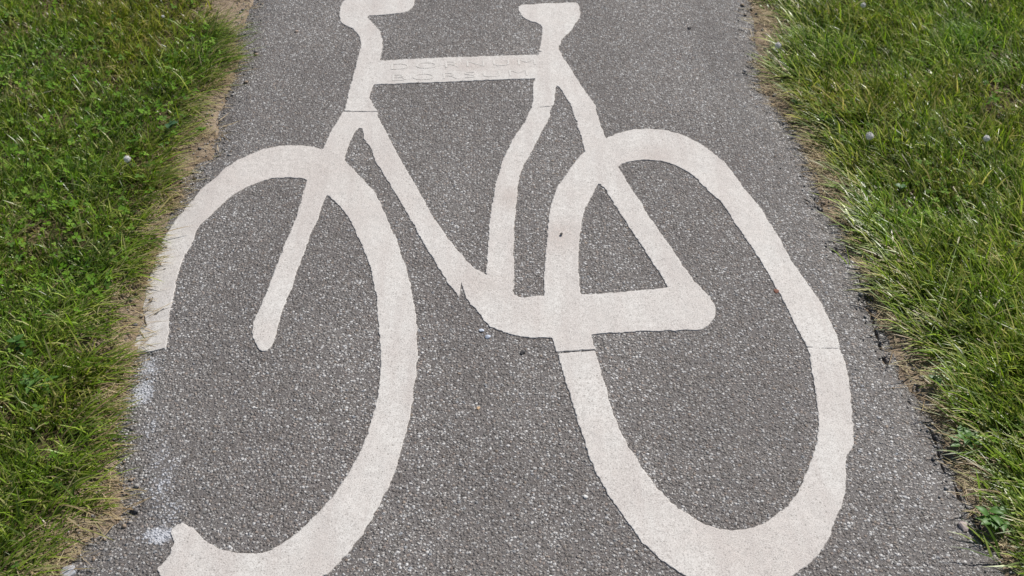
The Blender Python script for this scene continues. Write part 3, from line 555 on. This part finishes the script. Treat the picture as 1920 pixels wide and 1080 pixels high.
# straw and clippings on the bare strips
def straw(n):
    y = rng.uniform(.8, 3.7, n); side = np.where(rng.random(n) < .5, -1., 1.)
    g_ = np.where(side < 0, line_x(GL, y), line_x(GR, y)); p_ = np.where(side < 0, line_x(PL, y), line_x(PR, y))
    t = rng.normal(.35, .5, n); x = g_+(p_-g_)*np.clip(t, -1.2, 1.25)
    k = rng.random(n) < np.clip(.55+.9*fbm(x*11, y*11, 401, 2), .05, 1)
    x, y, side = x[k], y[k], side[k]; n = len(x)
    e_, dz_ = drop(x, y)
    z = np.where(path_field(x, y) < 0, z_path(x, y)+dz_+.002, z_ground(x, y)+.003)+rng.uniform(0, .006, n)
    az = np.where(rng.random(n) < .6, rng.normal(0, .5, n)+np.where(side > 0, 2.7, 0), rng.uniform(0, 6.28, n))
    col = DRY[rng.integers(0, 4, n)]*rng.uniform(.6, 1.15, (n, 1))
    return blades(x, y, z, rng.uniform(.012, .06, n), rng.uniform(.0010, .0026, n), az, rng.uniform(1.35, 1.55, n), rng.uniform(-.15, .1, n), rng.uniform(-1.5, 1.5, n), col, 4)
V, Q, T, C = straw(15000)
g = mesh_np('dry_straw', V, faces3=T, faces4=Q, mats=[M_STRAW], col=C)
tag(g, 'beige dry grass clippings scattered on the bare soil beside the asphalt', 'straw', kind='stuff')

# loose grit broken off the asphalt edges
def grit(n):
    y = rng.uniform(.8, 3.6, n); side = np.where(rng.random(n) < .5, -1., 1.)
    x = np.where(side < 0, line_x(PL, y), line_x(PR, y))+rng.normal(0, .028, n)
    r = rng.uniform(.001, .0032, n)*np.where(rng.random(n) < .07, 2.1, 1)
    k = poly_sdf(x, y, D['front_outer']) > .004; x, y, r = x[k], y[k], r[k]; n = len(x)
    on = path_field(x, y) < 0; e_, dz_ = drop(x, y)
    z = np.where(on, z_path(x, y)+dz_, z_ground(x, y))+r*.3
    o8 = np.array([(1, 0, 0), (0, 1, 0), (-1, 0, 0), (0, -1, 0), (.3, .2, .75), (-.2, -.3, -.7), (.7, .7, .25), (-.7, .6, .3), (-.65, -.7, .3), (.7, -.65, .3)])
    V = np.stack([x, y, z], 1)[:, None, :]+r[:, None, None]*o8[None]*rng.uniform(.65, 1.2, (n, 10, 3))
    f = np.array([(0, 6, 4), (6, 1, 4), (1, 7, 4), (7, 2, 4), (2, 8, 4), (8, 3, 4), (3, 9, 4), (9, 0, 4), (6, 0, 5), (1, 6, 5), (7, 1, 5), (2, 7, 5), (8, 2, 5), (3, 8, 5), (9, 3, 5), (0, 9, 5)])
    T = (np.arange(n)[:, None, None]*10+f[None]).reshape(-1, 3)
    c = np.array([(.16, .15, .145), (.22, .205, .19), (.36, .34, .32), (.30, .23, .17), (.26, .25, .24)])[rng.integers(0, 5, n)]
    return V.reshape(-1, 3), T, np.concatenate([np.repeat(c, 10, 0), np.ones((n*10, 1))], 1)
V, T, C = grit(4200)
g = mesh_np('grit', V, faces3=T, mats=[leaf_material('grit_stone', 0, .8, .3)], col=C)
tag(g, 'loose grey grit crumbled off the asphalt along both path edges', 'grit', kind='stuff')

# clover leaves between the blades
def clover(n):
    x, y = scatter(n, -1.5, 1.6, .8, 3.7)
    d, side = in_grass(x, y)
    k = (d > .005) & (rng.random(n) < np.clip(.35+1.3*fbm(x*5, y*5, 501, 2)+np.where(side < 0, .25, 0), .05, 1))
    x, y = x[k], y[k]; n = len(x)
    z = z_ground(x, y)+rng.uniform(.012, .034, n); r = rng.uniform(.0035, .0085, n); a0 = rng.uniform(0, 6.28, n)
    tx, ty = rng.normal(0, .35, n), rng.normal(0, .35, n)
    V = []; F = []
    col = np.array([(.10, .22, .012), (.14, .28, .02), (.10, .20, .03), (.18, .31, .035)])[rng.integers(0, 4, n)]*rng.uniform(.8, 1.2, (n, 1))
    for l in range(3):
        a = a0+l*2.094
        for (u, v, w) in ((0, 0, 0), (.5, .42, .1), (1.05, .36, .18), (1.12, 0, .10), (1.05, -.36, .18), (.5, -.42, .1)):
            px = r*(np.cos(a)*u-np.sin(a)*v*1.15)*1.0; py = r*(np.sin(a)*u+np.cos(a)*v*1.15)
            V.append(np.stack([x+px, y+py, z+px*tx+py*ty+r*w], 1))
    V = np.stack(V, 1); m = V.shape[1]
    base = np.arange(n)*m
    polys = [[int(b+6*l+i) for i in range(6)] for b in base for l in range(3)]
    C = np.concatenate([np.repeat(col[:, None, :], m, 1).reshape(-1, 3), np.ones((n*m, 1))], 1)
    return V.reshape(-1, 3), polys, C
V, Pp, C = clover(16000)
g = mesh_np('clover_leaves', V, poly=Pp, mats=[M_CLOVER], col=C)
tag(g, 'small three-part clover leaves growing low among the grass', 'clover', kind='stuff')

# ---------------------------------------------------------------- single plants and bits
def gz(x, y): return float(z_ground(np.array([x]), np.array([y]))[0])
def tube(pts, r0, r1, sides=6):
    V = []; F = []; n = len(pts)
    for i, p in enumerate(pts):
        p = Vector(p); d = (Vector(pts[min(i+1, n-1)])-Vector(pts[max(i-1, 0)])).normalized()
        a = d.orthogonal().normalized(); b = d.cross(a); r = r0+(r1-r0)*i/(n-1)
        for k in range(sides):
            t = 2*math.pi*k/sides; V.append(p+a*r*math.cos(t)+b*r*math.sin(t))
    for i in range(n-1):
        for k in range(sides):
            F.append((i*sides+k, i*sides+(k+1) % sides, (i+1)*sides+(k+1) % sides, (i+1)*sides+k))
    F.append(tuple(range(sides))[::-1]); F.append(tuple((n-1)*sides+k for k in range(sides)))
    return V, F
def py_mesh(name, V, F, mat, parent=None, smooth=False, col=None):
    me = bpy.data.meshes.new(name); me.from_pydata([tuple(v) for v in V], [], F); me.materials.append(mat)
    if smooth:
        for p in me.polygons: p.use_smooth = True
    if col is not None:
        a = me.color_attributes.new('col', 'FLOAT_COLOR', 'POINT')
        for i in range(len(me.vertices)): a.data[i].color = (*col, 1)
    o = bpy.data.objects.new(name, me); COL.objects.link(o)
    if parent: o.parent = parent
    return o
def floret_head(R, seed):
    rr = random.Random(seed); V = []; F = []
    for i in range(9):            # rounded core of packed florets
        th = math.pi*i/8
        for k in range(12):
            ph = 2*math.pi*k/12; q = R*.84*(1+.12*rr.uniform(-1, 1))
            V.append(Vector((q*math.sin(th)*math.cos(ph), q*math.sin(th)*math.sin(ph), q*math.cos(th))))
    for i in range(8):
        for k in range(12): F.append((i*12+k, (i+1)*12+k, (i+1)*12+(k+1) % 12, i*12+(k+1) % 12))
    for i in range(60):
        u = 1-1.7*(i+.5)/60; ph = i*2.399963+rr.uniform(-.25, .25)
        s_ = math.sqrt(max(0, 1-u*u)); d = Vector((s_*math.cos(ph), s_*math.sin(ph), u)).normalized()
        a = d.orthogonal().normalized(); b = d.cross(a); L = R*rr.uniform(.92, 1.15); w = R*.085
        o = len(V); tip = d*L+Vector((0, 0, R*.10 if u > 0 else -R*.06))
        V += [d*R*.7, d*L*.86+a*w, d*L*.86+b*w, d*L*.86-a*w, d*L*.86-b*w, tip]
        F += [(o, o+1, o+2), (o, o+2, o+3), (o, o+3, o+4), (o, o+4, o+1), (o+5, o+2, o+1), (o+5, o+3, o+2), (o+5, o+4, o+3), (o+5, o+1, o+4)]
    return V, F
flower_labels = ['white clover flower on the bare soil patch near the top of the right path edge',
 'largest round white clover flower, standing in the right lawn beside the rear wheel top',
 'white clover flower on a long pale stalk near the right border of the lawn',
 'white clover flower in the left lawn, level with the top of the front wheel',
 'tiny white clover flower among blades at the top of the left lawn',
 'half-hidden white clover flower at the top border of the right lawn']
for k, ((px, py), hh, R, lb) in enumerate(zip(D['flowers'], (.045, .078, .085, .060, .055, .070), (.0092, .0098, .0080, .0082, .0045, .0075), flower_labels)):
    # the heads stand above the ground: root nearer by the height the view foreshortens
    vx, vy = px, py; s_ = hh/1.5; x, y = vx*(1-s_), vy*(1-s_)
    f = empty('clover_flower', (x, y, gz(x, y)))
    tag(f, lb, 'flower', 'white clover flowers in the lawns')
    V, F = tube([(.004, -.004, -.003), (.003, -.002, hh*.5), (0, 0, hh)], .0009, .0007); py_mesh('stem', V, F, M_STEM, f, True)
    V, F = floret_head(R, k); V = [v+Vector((0, 0, hh)) for v in V]; py_mesh('flower_head', V, F, M_PETAL, f)
def leaf(V, F, base, az, L, W, up, kind, rr):
    """an oval or toothed leaf with a folded midrib"""
    n = 6; o = len(V); d = Vector((math.cos(az), math.sin(az), 0)); s_ = Vector((-math.sin(az), math.cos(az), 0))
    for i in range(n+1):
        t = i/n
        w = W*math.sin(math.pi*min(1, t**.75*.97+.02))*(1 if kind == 'oval' else (1.25 if i % 2 else .7))
        c = base+d*L*t+Vector((0, 0, up*L*(t-.7*t*t)))
        V += [c-s_*w/2+Vector((0, 0, w*.16)), c, c+s_*w/2+Vector((0, 0, w*.16))]
    for i in range(n):
        a = o+i*3; F += [(a, a+1, a+4, a+3), (a+1, a+2, a+5, a+4)]
weeds = [('oval', .022, .011, 15, (.10, .21, .045), 'low weed of pale oval leaves on the right soil edge, right of the rear wheel'),
 ('oval', .027, .013, 18, (.085, .20, .03), 'bright green leafy weed at the lower right corner of the path edge'),
 ('toothed', .026, .011, 9, (.10, .20, .04), 'fan-shaped toothed buttercup leaves in the left lawn below the break in the front wheel'),
 ('oval', .012, .006, 12, (.12, .26, .03), 'tiny yellow-green seedling on the bare patch at the upper left path edge'),
 ('oval', .017, .013, 4, (.10, .18, .07), 'flat round-leaved weed behind the straw on the right path edge'),
 ('toothed', .024, .018, 4, (.065, .14, .055), 'blue-green lobed weed leaning out of the upper left lawn edge'),
 ('oval', .014, .009, 9, (.11, .22, .05), 'small oval-leaved weed where the right lawn bulges over the path near the top'),
 ('oval', .014, .014, 4, (.09, .18, .06), 'round green leaf rosette deep in the right lawn level with the rear wheel top'),
 ('oval', .016, .014, 3, (.07, .15, .07), 'dull grey-green round leaf in the upper right lawn between two clover flowers'),
 ('oval', .020, .012, 7, (.07, .16, .03), 'dark green broad-leaved weed at the left border of the photo, middle height')]
for k, ((px, py), (kind, L, W, nl, base, lb)) in enumerate(zip(D['weeds'], weeds)):
    rr = random.Random(100+k); hz = .012 if k in (3, 6) else .026
    s_ = hz/1.5; x, y = px*(1-s_), py*(1-s_)
    wd = empty('broadleaf_weed', (x, y, gz(x, y))); tag(wd, lb, 'weed', 'broad-leaved weeds in the lawns')
    mat = leaf_material('weed_leaf', .3, .45, .35, base)
    V, F = tube([(0, 0, -.004), (.001, 0, hz*.5), (0, .001, hz)], .0013, .0009); py_mesh('stem', V, F, M_STEM, wd, True)
    V = []; F = []
    for i in range(nl):
        az = i*2.4+rr.uniform(-.3, .3)
        b = Vector((rr.uniform(-1, 1)*L*.5*(nl > 8), rr.uniform(-1, 1)*L*.5*(nl > 8), hz*rr.uniform(.6, 1.15)))
        leaf(V, F, b, az, L*rr.uniform(.75, 1.1), W*rr.uniform(.85, 1.1), rr.uniform(.1, .7), kind, rr)
    py_mesh('leaves', V, F, mat, wd, True)
def pebble(px, py, r, base, lb, flat=.6, name='pebble', cat='pebble', grp='loose stones on the path'):
    import bmesh
    bm = bmesh.new(); bmesh.ops.create_icosphere(bm, subdivisions=2, radius=r)
    rr = random.Random(int(px*1e4)); k = Vector((rr.random()*9, rr.random()*9, rr.random()*9))
    from mathutils import noise
    for v in bm.verts:
        v.co *= 1+.45*noise.noise(v.co/r*1.1+k); v.co.z *= flat; v.co.x *= 1.25
    me = bpy.data.meshes.new(name); bm.to_mesh(me); bm.free()
    me.materials.append(plain_material(name, base, .2))
    o = bpy.data.objects.new(name, me); COL.objects.link(o)
    e_, d_ = drop(np.array([px]), np.array([py])); on = float(path_field(np.array([[px]]), np.array([[py]]))[0, 0]) < 0
    o.location = (px, py, (float(z_path(np.array([px]), np.array([py]))[0])+float(d_[0]) if on else gz(px, py))+r*flat*.55)
    o.rotation_euler = (0, 0, rr.uniform(0, 3)); tag(o, lb, cat, grp); return o
PB = D['pebbles']
pebble(*PB[0], .0042, (.50, .54, .62), 'bluish white stone chip just left of the bottom bracket curve, the upper one')
pebble(*PB[1], .0045, (.45, .49, .57), 'bluish grey stone chip below the bottom bracket curve, the lower one')
pebble(*PB[2], .011, (.36, .37, .40), 'big pale stone broken out of the asphalt at the lower left path edge')
p_ = pebble(*PB[3], .0030, (.05, .045, .04), 'tiny dark crumb lying on the white rear wheel ring', .5, 'dirt_crumb', 'crumb', 'dark crumbs on the path'); p_.location.z += .004
pebble(*PB[4], .0050, (.045, .043, .045), 'dark stone chip on the asphalt left of the seam below the chain stay', .5, 'dirt_crumb', 'crumb', 'dark crumbs on the path')
pebble(*PB[5], .0055, (.05, .045, .045), 'dark crumb on bare asphalt near the top right of the saddle', .5, 'dirt_crumb', 'crumb', 'dark crumbs on the path')
pebble(*PB[6], .0032, (.52, .36, .22), 'orange-tan stone chip on the asphalt between the two wheels')
pebble(*PB[7], .0075, (.40, .33, .31), 'pinkish stone near the lower right path edge')
pebble(*PB[8], .0036, (.62, .61, .59), 'whitish stone chip low between the two wheels')
pebble(*PB[9], .0045, (.36, .28, .23), 'reddish stone in the asphalt left of the handlebar')
pebble(*D['misc'][0], .0055, (.17, .07, .045), 'red-brown leaf scrap at the inner edge of the rear wheel ring', .3, 'leaf_scrap', 'leaf scrap', 'leaf scraps on the path')
# single long stalks
def stalk(root, tip, hr, ht, col, lb, nm='dry_grass_stalk', cat='grass stalk', r=.0009, bend=.012):
    def gp(p, hh): s_ = hh/1.5; return Vector((p[0]*(1-s_), p[1]*(1-s_), hh-.009))
    a, b = gp(root, hr), gp(tip, ht); m = (a+b)/2+Vector((0, 0, bend))
    pts = [a*(1-t)**2+m*2*t*(1-t)+b*t*t for t in [i/8 for i in range(9)]]
    o = empty(nm, a); tag(o, lb, cat, 'single long stalks in the lawns')
    V, F = tube([p-a for p in pts], r, r*.45, 5); py_mesh('stem', V, F, leaf_material('stalk', .1, .5, .3, col), o, True)
    V = []; F = []; d = (pts[-1]-pts[-3]).normalized()
    for i in range(7):
        c = pts[-1]-a-d*i*.0028; s_ = Vector((-d.y, d.x, 0)).normalized()*(.0016 if i % 2 else -.0016)
        q = len(V); V += [c, c+s_+d*.001, c+d*.0045+s_*.8, c+d*.004+Vector((0, 0, .0008))]; F += [(q, q+1, q+2), (q, q+2, q+3), (q, q+3, q+1)]
    py_mesh('seed_head', V, F, M_PALE, o); return o
M_PALE = plain_material('pale_straw', (.55, .50, .36), .2)
ST = D['stalks']
stalk(ST[0], ST[1], .012, .032, (.42, .42, .28), 'pale green stalk reaching from the right lawn out over the path edge')
stalk(ST[2], ST[3], .010, .062, (.50, .47, .30), 'pale upright dry stalk in the right lawn below the largest clover flower')
stalk(ST[5], ST[4], .03, .05, (.40, .42, .20), 'long yellowish stalk slanting left near the right border of the photo')
stalk(ST[6], ST[7], .02, .07, (.33, .40, .16), 'long green stalk rising over the right lawn above the straw patch')
stalk(ST[10], ST[9], .01, .035, (.62, .55, .45), 'short whitish dry stalk in the upper left lawn')

# ---------------------------------------------------------------- light, air, camera
EL, AZ = math.radians(50), math.radians(42)
w = bpy.data.worlds.new('World'); S.world = w; w.use_nodes = True
nt = w.node_tree; bg = nt.nodes['Background']; sky = nt.nodes.new('ShaderNodeTexSky'); sky.sky_type = 'NISHITA'
sky.sun_disc = False; sky.sun_elevation = EL; sky.sun_rotation = AZ
nt.links.new(sky.outputs[0], bg.inputs[0]); bg.inputs[1].default_value = .06
sd = bpy.data.lights.new('sun', 'SUN'); sd.energy = 4.3; sd.angle = math.radians(.5); sd.color = (1, .96, .90)
so = bpy.data.objects.new('sun', sd); COL.objects.link(so)
d = Vector((math.sin(AZ)*math.cos(EL), math.cos(AZ)*math.cos(EL), math.sin(EL)))
so.rotation_mode = 'QUATERNION'; so.rotation_quaternion = d.to_track_quat('Z', 'Y'); so.location = d*20
cam = bpy.data.cameras.new('camera'); co = bpy.data.objects.new('camera', cam); COL.objects.link(co)
cam.lens = 2155/1920*36; cam.sensor_width = 36; cam.clip_start = .05; cam.clip_end = 1000
co.location = (0, 0, 1.5); co.rotation_euler = (math.radians(50), 0, 0)
cam.dof.use_dof = True; cam.dof.focus_distance = 2.15; cam.dof.aperture_fstop = 8.0
S.camera = co
S.view_settings.view_transform = 'Standard'; S.view_settings.look = 'None'; S.view_settings.exposure = 0.25; S.view_settings.gamma = 1
S.render.resolution_x = 1024; S.render.resolution_y = 576
